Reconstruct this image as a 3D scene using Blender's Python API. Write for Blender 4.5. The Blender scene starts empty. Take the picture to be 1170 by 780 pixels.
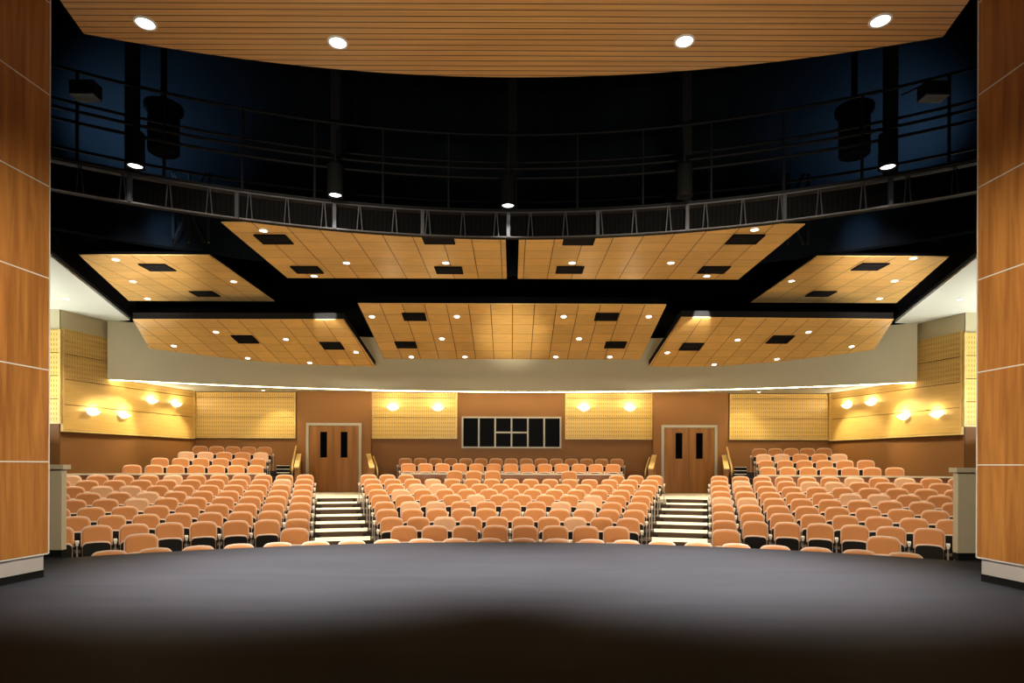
import bpy, math, random
from mathutils import Vector, Matrix
random.seed(7)
C = bpy.context.scene.collection
PI = math.pi
F, CX, CY, EYE, ROLL = 720.0, 585.0, 532.0, 1.31, 0.0034   # measured lens and eye height

# ------------------------------------------------------------ measuring helpers
def ray(x, y):
    u, v = (x - CX) / F, (CY - y) / F
    c, s = math.cos(ROLL), math.sin(ROLL)
    return u * c - v * s, u * s + v * c
def at_depth(x, y, d):
    dx, dz = ray(x, y); return Vector((dx * d, d, dz * d + EYE))
def on_plane(x, y, a, b=0.0):            # plane  L = a - b*d   (L above the eye)
    dx, dz = ray(x, y); d = a / (dz + b)
    return Vector((dx * d, d, dz * d + EYE))
def pol(rho, th, z=0.0):
    return Vector((rho * math.sin(th), rho * math.cos(th), z))
def theta(x):
    return math.atan((x - CX) / F)

# ------------------------------------------------------------ materials
def new_mat(name):
    m = bpy.data.materials.new(name); m.use_nodes = True
    nt = m.node_tree; nt.nodes.clear()
    out = nt.nodes.new('ShaderNodeOutputMaterial'); b = nt.nodes.new('ShaderNodeBsdfPrincipled')
    nt.links.new(b.outputs[0], out.inputs[0])
    return m, nt, b
def srgb(r, g, b):
    f = lambda c: (c / 255 / 12.92) if c / 255 <= 0.04045 else ((c / 255 + 0.055) / 1.055) ** 2.4
    return (f(r), f(g), f(b), 1)
def paint(name, col, rough=0.6, var=0.06, scale=6.0, metallic=0.0, spec=0.5, bump=0.0, stretch=(1, 1, 1)):
    m, nt, b = new_mat(name)
    tc = nt.nodes.new('ShaderNodeTexCoord'); mp = nt.nodes.new('ShaderNodeMapping')
    mp.inputs['Scale'].default_value = stretch
    nz = nt.nodes.new('ShaderNodeTexNoise'); nz.inputs['Scale'].default_value = scale; nz.inputs['Detail'].default_value = 4
    mx = nt.nodes.new('ShaderNodeMix'); mx.data_type = 'RGBA'
    mx.inputs[6].default_value = tuple(c * (1 - var) for c in col[:3]) + (1,)
    mx.inputs[7].default_value = tuple(min(1, c * (1 + var)) for c in col[:3]) + (1,)
    nt.links.new(tc.outputs['Object'], mp.inputs[0]); nt.links.new(mp.outputs[0], nz.inputs['Vector'])
    nt.links.new(nz.outputs[0], mx.inputs[0]); nt.links.new(mx.outputs[2], b.inputs['Base Color'])
    b.inputs['Roughness'].default_value = rough; b.inputs['Metallic'].default_value = metallic
    b.inputs['Specular IOR Level'].default_value = spec
    if bump:
        bp = nt.nodes.new('ShaderNodeBump'); bp.inputs['Strength'].default_value = bump; bp.inputs['Distance'].default_value = 0.01
        nt.links.new(nz.outputs[0], bp.inputs['Height']); nt.links.new(bp.outputs[0], b.inputs['Normal'])
    return m
def mathn(nt, op, a, b=None, c=None):
    n = nt.nodes.new('ShaderNodeMath'); n.operation = op
    for i, v in enumerate((a, b, c)):
        if v is None: continue
        if isinstance(v, (int, float)): n.inputs[i].default_value = v
        else: nt.links.new(v, n.inputs[i])
    return n.outputs[0]
def grain_color(nt, vec, c1, c2, scale, detail=5, distort=0.6):
    nz = nt.nodes.new('ShaderNodeTexNoise'); nz.inputs['Scale'].default_value = scale
    nz.inputs['Detail'].default_value = detail; nz.inputs['Distortion'].default_value = distort
    nt.links.new(vec, nz.inputs['Vector'])
    cr = nt.nodes.new('ShaderNodeValToRGB')
    cr.color_ramp.elements[0].position = 0.3; cr.color_ramp.elements[0].color = c1
    cr.color_ramp.elements[1].position = 0.7; cr.color_ramp.elements[1].color = c2
    nt.links.new(nz.outputs[0], cr.inputs[0])
    return cr.outputs[0]
def wood(name, c1, c2, stretch=(12, 12, 0.8), rough=0.4, coords='Object', scale=1.0, spec=0.5):
    m, nt, b = new_mat(name)
    tc = nt.nodes.new('ShaderNodeTexCoord'); mp = nt.nodes.new('ShaderNodeMapping')
    mp.inputs['Scale'].default_value = stretch
    nt.links.new(tc.outputs[coords], mp.inputs[0])
    nt.links.new(grain_color(nt, mp.outputs[0], c1, c2, scale), b.inputs['Base Color'])
    b.inputs['Roughness'].default_value = rough; b.inputs['Specular IOR Level'].default_value = spec
    return m
def line_mask(nt, coord, period, width, offset=0.0):
    t = mathn(nt, 'DIVIDE', mathn(nt, 'ADD', coord, offset), period)
    f = mathn(nt, 'FRACT', t)
    return mathn(nt, 'LESS_THAN', f, width / period)
def mixcol(nt, fac, a, b_):
    mx = nt.nodes.new('ShaderNodeMix'); mx.data_type = 'RGBA'
    for i, v in ((0, fac), (6, a), (7, b_)):
        if isinstance(v, tuple): mx.inputs[i].default_value = v
        else: nt.links.new(v, mx.inputs[i])
    return mx.outputs[2]
def tiled_wood(name, c1, c2, seam, rough=0.32):
    """square veneered ceiling boards, one per UV unit"""
    m, nt, b = new_mat(name)
    tc = nt.nodes.new('ShaderNodeTexCoord'); sp = nt.nodes.new('ShaderNodeSeparateXYZ')
    nt.links.new(tc.outputs['UV'], sp.inputs[0])
    u, v = sp.outputs[0], sp.outputs[1]
    cell = nt.nodes.new('ShaderNodeCombineXYZ')
    nt.links.new(mathn(nt, 'FLOOR', u), cell.inputs[0]); nt.links.new(mathn(nt, 'FLOOR', v), cell.inputs[1])
    wn = nt.nodes.new('ShaderNodeTexWhiteNoise'); wn.noise_dimensions = '2D'; nt.links.new(cell.outputs[0], wn.inputs['Vector'])
    mp = nt.nodes.new('ShaderNodeMapping'); mp.inputs['Scale'].default_value = (1.2, 14, 1)
    nt.links.new(tc.outputs['UV'], mp.inputs[0])
    off = nt.nodes.new('ShaderNodeVectorMath'); off.operation = 'MULTIPLY_ADD'
    nt.links.new(wn.outputs[1], off.inputs[0]); off.inputs[1].default_value = (9, 9, 9); nt.links.new(mp.outputs[0], off.inputs[2])
    g = grain_color(nt, off.outputs[0], c1, c2, 1.3)
    hs = nt.nodes.new('ShaderNodeHueSaturation'); nt.links.new(g, hs.inputs['Color'])
    nt.links.new(mathn(nt, 'MULTIPLY_ADD', wn.outputs[0], 0.2, 0.9), hs.inputs['Value'])
    lu = line_mask(nt, u, 1.0, 0.035, 0.0175); lv = line_mask(nt, v, 1.0, 0.03, 0.015)
    mask = mathn(nt, 'MAXIMUM', lu, mathn(nt, 'MULTIPLY', lv, 0.75))
    nt.links.new(mixcol(nt, mask, hs.outputs[0], seam), b.inputs['Base Color'])
    b.inputs['Roughness'].default_value = rough
    return m
def perforated(name, c1, c2, hole, pu=0.085, pv=0.157, wu=0.03, wv=0.085, strength=1.0):
    """acoustic board: rows of short upright slots; UV in metres"""
    m, nt, b = new_mat(name)
    tc = nt.nodes.new('ShaderNodeTexCoord'); sp = nt.nodes.new('ShaderNodeSeparateXYZ')
    nt.links.new(tc.outputs['UV'], sp.inputs[0])
    mp = nt.nodes.new('ShaderNodeMapping'); mp.inputs['Scale'].default_value = (0.8, 9, 1)
    nt.links.new(tc.outputs['UV'], mp.inputs[0])
    g = grain_color(nt, mp.outputs[0], c1, c2, 1.6)
    mu = line_mask(nt, sp.outputs[0], pu, wu); mv = line_mask(nt, sp.outputs[1], pv, wv, pv - 0.036)
    mask = mathn(nt, 'MULTIPLY', mathn(nt, 'MULTIPLY', mu, mv), strength)
    nt.links.new(mixcol(nt, mask, g, hole), b.inputs['Base Color'])
    b.inputs['Roughness'].default_value = 0.45
    bp = nt.nodes.new('ShaderNodeBump'); bp.inputs['Strength'].default_value = 0.5; bp.inputs['Distance'].default_value = 0.01; bp.invert = True
    nt.links.new(mask, bp.inputs['Height']); nt.links.new(bp.outputs[0], b.inputs['Normal'])
    return m
def slatted(name, c1, c2, groove, pitch=0.105):
    m, nt, b = new_mat(name)
    tc = nt.nodes.new('ShaderNodeTexCoord'); sp = nt.nodes.new('ShaderNodeSeparateXYZ')
    nt.links.new(tc.outputs['Object'], sp.inputs[0])
    row = mathn(nt, 'FLOOR', mathn(nt, 'DIVIDE', sp.outputs[1], pitch))
    comb = nt.nodes.new('ShaderNodeCombineXYZ')
    nt.links.new(mathn(nt, 'MULTIPLY_ADD', row, 3.7, mathn(nt, 'MULTIPLY', sp.outputs[0], 0.35)), comb.inputs[0])
    nt.links.new(mathn(nt, 'MULTIPLY', sp.outputs[1], 25.0), comb.inputs[1])
    g = grain_color(nt, comb.outputs[0], c1, c2, 1.4)
    mask = line_mask(nt, sp.outputs[1], pitch, 0.014)
    nt.links.new(mixcol(nt, mask, g, groove), b.inputs['Base Color'])
    b.inputs['Roughness'].default_value = 0.42
    bp = nt.nodes.new('ShaderNodeBump'); bp.inputs['Strength'].default_value = 0.8; bp.inputs['Distance'].default_value = 0.02; bp.invert = True
    nt.links.new(mask, bp.inputs['Height']); nt.links.new(bp.outputs[0], b.inputs['Normal'])
    return m
def corrugated(name, col, dark, n):
    m, nt, b = new_mat(name)
    tc = nt.nodes.new('ShaderNodeTexCoord'); sp = nt.nodes.new('ShaderNodeSeparateXYZ')
    nt.links.new(tc.outputs['UV'], sp.inputs[0])
    mask = line_mask(nt, sp.outputs[0], 1.0 / n, 0.4 / n)
    nt.links.new(mixcol(nt, mask, col, dark), b.inputs['Base Color'])
    b.inputs['Roughness'].default_value = 0.8; b.inputs['Specular IOR Level'].default_value = 0.05
    return m
def glow(name, col, strength):
    m = bpy.data.materials.new(name); m.use_nodes = True; nt = m.node_tree; nt.nodes.clear()
    o = nt.nodes.new('ShaderNodeOutputMaterial'); e = nt.nodes.new('ShaderNodeEmission')
    e.inputs[0].default_value = col; e.inputs[1].default_value = strength
    nt.links.new(e.outputs[0], o.inputs[0]); return m

M = {}
M['fabric'] = paint('tan_upholstery', srgb(204, 134, 74), 0.75, 0.07, 60, bump=0.15)
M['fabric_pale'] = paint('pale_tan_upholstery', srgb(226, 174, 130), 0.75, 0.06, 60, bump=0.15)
M['shell'] = paint('beige_seat_shell', srgb(216, 184, 160), 0.5, 0.04)
M['pan'] = paint('black_seat_underside', srgb(24, 20, 15), 0.6, 0.1, spec=0.15)
M['arm'] = paint('off_white_armrest', srgb(238, 230, 214), 0.4, 0.04)
M['stand'] = paint('grey_metal_stand', srgb(160, 150, 138), 0.4, 0.05)
M['stage'] = paint('charcoal_stage_floor', srgb(43, 43, 46), 0.6, 0.28, 1.6, stretch=(0.35, 2.6, 1), spec=0.03)
M['tier'] = paint('dark_tier_carpet', srgb(52, 42, 36), 0.95, 0.15, 20)
M['tread'] = paint('pale_aisle_carpet', srgb(226, 218, 198), 0.9, 0.05, 20)
M['riser'] = paint('dark_aisle_riser', srgb(66, 50, 36), 0.9, 0.15, 30)
M['charcoal'] = paint('charcoal_edge_paint', srgb(30, 29, 28), 0.8, 0.1, spec=0.1)
M['black'] = paint('matt_black_paint', srgb(14, 14, 15), 0.8, 0.2, spec=0.2)
M['void'] = paint('black_void_paint', srgb(7, 7, 8), 0.95, 0.1, spec=0.05)
M['drum'] = paint('dark_blue_grey_upper_wall', srgb(14, 18, 22), 0.95, 0.95, 0.42, spec=0.0, stretch=(1, 1, 0.5))  # strong noise puts blotches of blue light into the wall colour
M['steel'] = paint('grey_catwalk_steel', srgb(48, 49, 53), 0.5, 0.08)
M['darksteel'] = paint('black_catwalk_steel', srgb(13, 13, 14), 0.7, 0.1, spec=0.15)
M['fascia'] = corrugated('corrugated_black_fascia', srgb(10, 9, 9), srgb(5, 5, 5), 230)
M['cherry'] = wood('cherry_veneer', srgb(136, 84, 36), srgb(180, 120, 58), (11, 11, 0.8), 0.6, spec=0.2)
M['seam'] = paint('pale_metal_seam', srgb(215, 210, 200), 0.35, 0.03, metallic=0.2)
M['whitebase'] = paint('pale_grey_baseboard', srgb(185, 178, 178), 0.5, 0.03)
M['slats'] = slatted('slatted_maple_soffit', srgb(180, 130, 70), srgb(214, 164, 96), srgb(64, 34, 14))
M['maple'] = tiled_wood('maple_ceiling_boards', srgb(198, 152, 80), srgb(222, 178, 102), srgb(84, 52, 22))
M['perf'] = perforated('perforated_maple_board', srgb(222, 182, 98), srgb(230, 192, 110), srgb(150, 108, 50), wu=0.02, wv=0.075)
M['perf2'] = perforated('finely_perforated_maple_board', srgb(212, 168, 90), srgb(230, 192, 112), srgb(140, 96, 44), strength=0.45)
M['plain'] = wood('plain_maple_board', srgb(218, 174, 94), srgb(228, 188, 108), (0.9, 9, 1), 0.4, 'UV', 1.5)
M['trimwood'] = wood('pale_maple_trim', srgb(222, 184, 110), srgb(238, 206, 136), (3, 3, 3), 0.4)
M['brown'] = paint('orange_brown_wall_paint', srgb(138, 90, 40), 0.65, 0.04, 0.8)
M['beige'] = paint('grey_beige_wall_paint', srgb(204, 192, 158), 0.8, 0.02, 0.6)
M['white'] = paint('white_ceiling_paint', srgb(225, 226, 212), 0.8, 0.02, 0.6)
M['pier'] = paint('stone_beige_paint', srgb(190, 178, 150), 0.7, 0.03)
M['door'] = wood('brown_oak_door', srgb(132, 86, 38), srgb(160, 108, 54), (7, 7, 0.5), 0.45)
M['metalframe'] = paint('pale_grey_metal_frame', srgb(178, 172, 158), 0.45, 0.03)
M['glass'] = paint('dark_booth_glass', srgb(3, 3, 4), 0.4, 0.1, spec=0.03)
M['ledgewood'] = wood('orange_wood_ledge_face', srgb(156, 92, 44), srgb(182, 116, 60), (2, 2, 9), 0.4)
M['ledgetop'] = paint('pale_ledge_cap', srgb(246, 232, 204), 0.5, 0.03)
M['ring'] = paint('white_lamp_trim', srgb(232, 225, 210), 0.4, 0.02)
M['lens'] = glow('warm_white_lamp_lens', (1.0, 0.93, 0.8, 1), 9.0)
M['lens_cool'] = glow('white_lamp_lens', (1.0, 0.98, 0.96, 1), 6.0)
M['bowl'] = glow('glowing_sconce_glass', (1.0, 0.92, 0.72, 1), 3.0)
M['cove'] = glow('cove_light_strip', (1.0, 0.84, 0.48, 1), 26.0)
M['louvre'] = paint('black_vent_louvre', srgb(11, 9, 9), 0.8, 0.2, spec=0.05)
M['louvre2'] = paint('dark_grey_vent_slat', srgb(30, 27, 26), 0.7, 0.1, spec=0.1)

# ------------------------------------------------------------ mesh builder
class MB:
    def __init__(s): s.v, s.f, s.m, s.uv, s.sm = [], [], [], {}, []
    def face(s, pts, mi=0, uv=None, smooth=False):
        i = len(s.v); s.v += [tuple(p) for p in pts]; s.f.append(tuple(range(i, i + len(pts))))
        s.m.append(mi); s.sm.append(smooth)
        if uv: s.uv[len(s.f) - 1] = uv
    def box(s, a, b, mi=0, mat=None):
        (x0, y0, z0), (x1, y1, z1) = a, b
        p = [Vector(q) for q in ((x0, y0, z0), (x1, y0, z0), (x1, y1, z0), (x0, y1, z0), (x0, y0, z1), (x1, y0, z1), (x1, y1, z1), (x0, y1, z1))]
        if mat: p = [mat @ q for q in p]
        i = len(s.v); s.v += [tuple(q) for q in p]
        for f in ((0, 3, 2, 1), (4, 5, 6, 7), (0, 1, 5, 4), (1, 2, 6, 5), (2, 3, 7, 6), (3, 0, 4, 7)):
            s.f.append(tuple(i + k for k in f)); s.m.append(mi); s.sm.append(False)
    def prism(s, poly, z0, z1, mi=0, top=None, bot=None):
        """poly = [(x,y)...] CCW seen from above; z0/z1 numbers or functions of (x,y)"""
        g = lambda z, p: z(p[0], p[1]) if callable(z) else z
        n = len(poly); i = len(s.v)
        s.v += [(p[0], p[1], g(z0, p)) for p in poly] + [(p[0], p[1], g(z1, p)) for p in poly]
        s.f.append(tuple(i + k for k in reversed(range(n)))); s.m.append(mi if bot is None else bot); s.sm.append(False)
        s.f.append(tuple(i + n + k for k in range(n))); s.m.append(mi if top is None else top); s.sm.append(False)
        for k in range(n):
            j = (k + 1) % n
            s.f.append((i + k, i + j, i + n + j, i + n + k)); s.m.append(mi); s.sm.append(False)
    def ring(s, r0, r1, t0, t1, z0, z1, n, mi=0, top=None):
        """solid sector of a ring centred on the stage; r0 may be a function of nothing"""
        i = len(s.v)
        for k in range(n + 1):
            t = t0 + (t1 - t0) * k / n
            for (r, z) in ((r0, z0), (r1, z0), (r1, z1), (r0, z1)): s.v.append(tuple(pol(r, t, z)))
        for k in range(n):
            a, b = i + 4 * k, i + 4 * (k + 1)
            for q, mm in ((0, mi), (1, mi), (2, mi if top is None else top), (3, mi)):
                q2 = (q + 1) % 4
                s.f.append((a + q, a + q2, b + q2, b + q)); s.m.append(mm); s.sm.append(False)
        s.f.append((i, i + 3, i + 2, i + 1)); s.m.append(mi); s.sm.append(False)
        e = i + 4 * n; s.f.append((e, e + 1, e + 2, e + 3)); s.m.append(mi); s.sm.append(False)
    def loops(s, rings, mi=0, cap0=True, cap1=True, smooth=True, closed=True):
        i = len(s.v); n = len(rings[0])
        for r in rings: s.v += [tuple(p) for p in r]
        for k in range(len(rings) - 1):
            for j in range(n if closed else n - 1):
                j2 = (j + 1) % n
                s.f.append((i + k * n + j, i + k * n + j2, i + (k + 1) * n + j2, i + (k + 1) * n + j)); s.m.append(mi); s.sm.append(smooth)
        if cap0: s.f.append(tuple(i + j for j in reversed(range(n)))); s.m.append(mi); s.sm.append(False)
        if cap1: s.f.append(tuple(i + (len(rings) - 1) * n + j for j in range(n))); s.m.append(mi); s.sm.append(False)
    def tube(s, pts, r, n=8, mi=0):
        rings = []
        for k, p in enumerate(pts):
            p = Vector(p); a = Vector(pts[max(0, k - 1)]); b = Vector(pts[min(len(pts) - 1, k + 1)])
            d = (b - a).normalized(); up = Vector((0, 0, 1)) if abs(d.z) < 0.95 else Vector((1, 0, 0))
            x = d.cross(up).normalized(); y = x.cross(d)
            rings.append([p + (x * math.cos(2 * PI * j / n) + y * math.sin(2 * PI * j / n)) * r for j in range(n)])
        s.loops(rings, mi)
    def bar(s, a, b, w, h, mi=0):
        """square bar from a to b"""
        a, b = Vector(a), Vector(b); d = (b - a).normalized()
        up = Vector((0, 0, 1)) if abs(d.z) < 0.95 else Vector((0, 1, 0))
        x = d.cross(up).normalized(); y = x.cross(d)
        rr = [[p + x * (w / 2 * sx) + y * (h / 2 * sy) for sx, sy in ((-1, -1), (1, -1), (1, 1), (-1, 1))] for p in (a, b)]
        s.loops(rr, mi, smooth=False)
    def lathe(s, prof, n=24, mi=0, ax=None, cap0=False, cap1=False):
        rings = [[(r * math.cos(2 * PI * j / n), r * math.sin(2 * PI * j / n), z) for j in range(n)] for r, z in prof]
        s.loops(rings, mi, cap0, cap1)
    def build(s, name, mats, parent=None):
        me = bpy.data.meshes.new(name); me.from_pydata(s.v, [], s.f)
        if not isinstance(mats, (list, tuple)): mats = [mats]
        for m in mats: me.materials.append(m)
        for p, mi, sm in zip(me.polygons, s.m, s.sm): p.material_index = mi; p.use_smooth = sm
        if s.uv:
            ul = me.uv_layers.new(name='UVMap')
            for fi, uv in s.uv.items():
                for li, c in zip(me.polygons[fi].loop_indices, uv): ul.data[li].uv = c
        me.validate(); me.update()
        o = bpy.data.objects.new(name, me); C.objects.link(o)
        if parent: o.parent = parent
        return o
def fix_normals(o):
    import bmesh
    bm = bmesh.new(); bm.from_mesh(o.data); bmesh.ops.remove_doubles(bm, verts=bm.verts, dist=1e-5)
    bmesh.ops.recalc_face_normals(bm, faces=bm.faces); bm.to_mesh(o.data); bm.free(); return o
def tag(o, label=None, cat=None, group=None, kind=None):
    if label: o['label'] = label
    if cat: o['category'] = cat
    if group: o['group'] = group
    if kind: o['kind'] = kind
    return o
def empty(name, loc=(0, 0, 0), rz=0.0):
    o = bpy.data.objects.new(name, None); C.objects.link(o); o.location = loc; o.rotation_euler = (0, 0, rz)
    o.empty_display_size = 0.1; return o
def struct(name, mb, mats): return tag(mb.build(name, mats), kind='structure')
def copy_tree(o, parent=None):
    c = o.copy(); C.objects.link(c); c.parent = parent
    for ch in list(o.children): copy_tree(ch, c)
    return c
ORD = ['zeroth', 'first', 'second', 'third', 'fourth', 'fifth', 'sixth', 'seventh', 'eighth', 'ninth', 'tenth', 'eleventh', 'twelfth',
       'thirteenth', 'fourteenth', 'fifteenth', 'sixteenth', 'seventeenth', 'eighteenth', 'nineteenth', 'twentieth', 'twenty-first', 'twenty-second', 'twenty-third']

# ------------------------------------------------------------ the seat
def outline(w, z0, z1, rt, rb, arch=0.0, n=5, inset=0.0):
    w2 = w / 2 - inset; z0 += inset; z1 -= inset; rt = max(0.005, rt - inset); rb = max(0.005, rb - inset)
    pts = []
    for (cx, cz, r, a0) in ((w2 - rb, z0 + rb, rb, -PI / 2), (w2 - rt, z1 - rt, rt, 0), (-w2 + rt, z1 - rt, rt, PI / 2), (-w2 + rb, z0 + rb, rb, PI)):
        for k in range(n + 1):
            a = a0 + PI / 2 * k / n
            x, z = cx + r * math.cos(a), cz + r * math.sin(a)
            if cz > (z0 + z1) / 2: z += arch * (1 - (x / w2) ** 2) - 0
            pts.append((x, z))
        if a0 == 0:
            for t in (0.25, 0.5, 0.75):
                x = (w2 - rt) * (1 - 2 * t); pts.append((x, z1 + arch * (1 - (x / w2) ** 2)))
        if a0 == PI:
            pass
    return pts
def pillow(mb, w, z0, z1, rt, rb, y0, y1, arch=0.0, bevel=0.02, tilt=0.0, zt=0.0, curve=0.0, mi=0, smooth=True):
    """rounded slab whose front (towards -Y) is y1, back y0"""
    def lay(inset, y):
        r = []
        for x, z in outline(w, z0, z1, rt, rb, arch, inset=inset):
            yy = y + (z - zt) * tilt - curve * x * x
            r.append((x, yy, z))
        return r
    sg = 1 if y0 > y1 else -1
    mb.loops([lay(bevel * 0.6, y0), lay(0, y0 - sg * bevel * 0.5), lay(0, y1 + sg * bevel), lay(bevel * 0.35, y1 + sg * bevel * 0.3), lay(bevel * 1.2, y1)], mi, smooth=smooth)
def seat_parts():
    P = {}
    b = MB(); pillow(b, 0.462, 0.36, 0.825, 0.08, 0.05, 0.045, -0.02, 0.032, 0.022, 0.2, 0.42, 0.25); P['backrest'] = (b, 'fabric')
    b = MB(); pillow(b, 0.502, 0.345, 0.845, 0.092, 0.06, 0.062, 0.004, 0.034, 0.012, 0.2, 0.42, 0.25); P['back_shell'] = (b, 'shell')
    b = MB(); pillow(b, 0.45, 0.27, 0.575, 0.06, 0.05, -0.045, -0.105, 0.02, 0.02, 0.12, 0.42, 0.0); P['seat'] = (b, 'shell')
    b = MB(); pillow(b, 0.43, 0.24, 0.552, 0.06, 0.03, -0.104, -0.128, 0.02, 0.01, 0.12, 0.42, 0.0); P['seat_pan'] = (b, 'pan')
    for nm, sx in (('armrest', 1), ('aisle_armrest', -1)):
        b = MB(); x = 0.290 * sx
        b.box((x - 0.03, -0.20, 0.58), (x + 0.03, 0.06, 0.615)); b.box((x - 0.022, -0.205, 0.54), (x + 0.02, -0.16, 0.576)); P[nm] = (b, 'arm')
    for nm, sx in (('stand', 1), ('aisle_stand', -1)):
        b = MB(); x = 0.290 * sx
        b.box((x - 0.012, -0.12, 0.0), (x + 0.012, 0.03, 0.576)); b.box((x - 0.024, -0.19, 0.0), (x + 0.024, 0.10, 0.02)); P[nm] = (b, 'stand')
    b = MB()
    b.box((-0.25, -0.04, 0.31), (0.276, 0.0, 0.35)); b.box((-0.25, -0.03, 0.35), (-0.23, 0.03, 0.50)); b.box((0.23, -0.03, 0.35), (0.25, 0.03, 0.50)); P['bracket'] = (b, 'pan')
    return P
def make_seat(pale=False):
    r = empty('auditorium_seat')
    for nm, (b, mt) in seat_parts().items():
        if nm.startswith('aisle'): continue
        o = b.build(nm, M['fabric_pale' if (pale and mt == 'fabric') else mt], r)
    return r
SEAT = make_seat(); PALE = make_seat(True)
parts_ = seat_parts()
_arm = parts_['aisle_armrest'][0].build('armrest', M['arm']); _std = parts_['aisle_stand'][0].build('stand', M['stand'])
seat_count = 0
def place_seat(rho, th, z, label, group, pale=False, first_in_row=False):
    global seat_count
    k = 'p' if pale else 'n'; proto = PALE if pale else SEAT
    r = copy_tree(proto)
    p = pol(rho, th, z); r.location = p; r.rotation_euler = (0, 0, -th + random.uniform(-0.01, 0.01))
    tag(r, label, 'seat', group); seat_count += 1
    if first_in_row:
        a = _arm.copy(); C.objects.link(a); a.parent = r
        s = _std.copy(); C.objects.link(s); s.parent = r
    return r

# rows: rho, level of the seat tops relative to the eye
ROW = {1: (11.3, -1.326)}
for k in range(2, 11):
    ROW[k] = {2: (12.14, -1.17), 3: (14.05, -1.155), 4: (14.93, -1.033), 5: (15.81, -.911), 6: (16.69, -.784), 7: (17.57, -.669), 8: (18.45, -.546), 9: (19.33, -.418), 10: (20.2, -.30)}[k]
ST = 0.862
def fl(level): return level - ST + EYE       # world height of the floor under a seat row
R2 = {2: (461.8, 704.4, 8), 3: (447.7, 718, 10), 4: (442.6, 724.4, 11), 5: (439.7, 728.5, 11), 6: (435.5, 732, 12), 7: (431.9, 735.6, 13), 8: (427.8, 739.9, 14), 9: (425.6, 742.6, 15)}
LB = {3: (66, 340, 8), 4: (86.3, 341, 8), 5: (64, 342.8, 9), 6: (83.5, 344.3, 9), 7: (65, 345.3, 10), 8: (83, 346.7, 10), 9: (67, 347.5, 11), 10: (80.5, 348.8, 11)}
RB = {3: (828, 1108, 8), 4: (827, 1086.7, 8), 5: (826, 1109.7, 9), 6: (825, 1091.8, 9), 7: (824, 1111, 10), 8: (823, 1093, 10), 9: (822, 1108, 11), 10: (822, 1096, 11)}
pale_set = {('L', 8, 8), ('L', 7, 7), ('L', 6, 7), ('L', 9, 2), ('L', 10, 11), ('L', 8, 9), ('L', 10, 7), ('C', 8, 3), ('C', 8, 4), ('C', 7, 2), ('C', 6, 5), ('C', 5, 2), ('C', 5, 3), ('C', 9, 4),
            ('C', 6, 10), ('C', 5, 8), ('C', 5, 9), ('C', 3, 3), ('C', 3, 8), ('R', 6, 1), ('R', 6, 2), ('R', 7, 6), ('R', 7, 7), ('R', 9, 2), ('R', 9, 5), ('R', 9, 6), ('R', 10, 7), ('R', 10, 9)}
NAMES = {'L': 'left', 'C': 'middle', 'R': 'right'}
def row_of(block, k, spec):
    x0, x1, n = spec; t0, t1 = theta(x0), theta(x1)
    rho, lv = ROW[k]
    for i in range(n):
        t = t0 + (t1 - t0) * i / max(1, n - 1)
        j = (n - i) if block == 'L' else (i + 1)          # counted from the aisle in side blocks
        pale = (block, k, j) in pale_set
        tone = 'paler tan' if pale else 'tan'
        if block == 'L': where = 'left block, %s row from the stage, %s from the aisle' % (ORD[k], ORD[j])
        elif block == 'R': where = 'right block, %s row from the stage, %s from the aisle' % (ORD[k], ORD[j])
        else: where = 'middle block, %s row from the stage, %s from the left' % (ORD[k], ORD[j])
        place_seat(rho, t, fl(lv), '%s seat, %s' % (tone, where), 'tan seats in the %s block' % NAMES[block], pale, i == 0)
for k, s in R2.items(): row_of('C', k, s)
for k, s in LB.items(): row_of('L', k, s)
for k, s in RB.items(): row_of('R', k, s)
def single(rho, x, z, label, group, first=True, pale=False): place_seat(rho, theta(x), z, label, group, pale, first)
for i, x in enumerate((421.3, 442.7, 464.1)):
    single(20.2, x, fl(-.30), 'tan seat, %s from the left aisle at the back of the middle block' % ORD[i + 1], 'tan seats in the middle block', i == 0)
for i, x in enumerate((748.0, 726.3, 704.6)):
    single(20.2, x, fl(-.30), 'tan seat, %s from the right aisle at the back of the middle block' % ORD[i + 1], 'tan seats in the middle block', i == 2)
single(12.14, 161.7, fl(-1.17), 'lone tan seat standing in front of the left block', 'tan seats in the left block')
single(12.14, 336.8, fl(-1.17), 'tan aisle seat at the stage end of the left block', 'tan seats in the left block')
single(12.14, 829.8, fl(-1.17), 'tan aisle seat at the stage end of the right block', 'tan seats in the right block')
single(12.14, 1009.7, fl(-1.17), 'lone tan seat standing in front of the right block', 'tan seats in the right block')
f1 = [CX + F * math.tan(.018 + (.0533 if k < 0 else .054) * k) for k in range(-11, 11)]
for i, x in enumerate(f1):
    single(ROW[1][0], x, fl(ROW[1][1]), 'tan seat of the front row, top just above the stage edge, %s from the left' % ORD[i + 1], 'seats of the front row', i == 0)
for i, x in enumerate((519.5, 541.3, 563)):
    single(20.35, x, 1.31 - .175 - ST, 'tan seat raised above the row before the long ledge, %s of three together' % ORD[i + 1], 'raised seats before the ledge', i == 0)
single(20.35, 650.3, 1.31 - .175 - ST, 'lone raised tan seat before the long ledge, right of the middle', 'raised seats before the ledge')
V1, V2, U1, U2, U3, U4 = (21.9, .062), (24.35, .27), (22.3, -.02), (23.1, .21), (23.95, .435), (24.75, .655)
def spread_row(x0, x1, n): return [theta(x0) + (theta(x1) - theta(x0)) * i / (n - 1) for i in range(n)]
def depth_for(row, flat): return row
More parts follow.
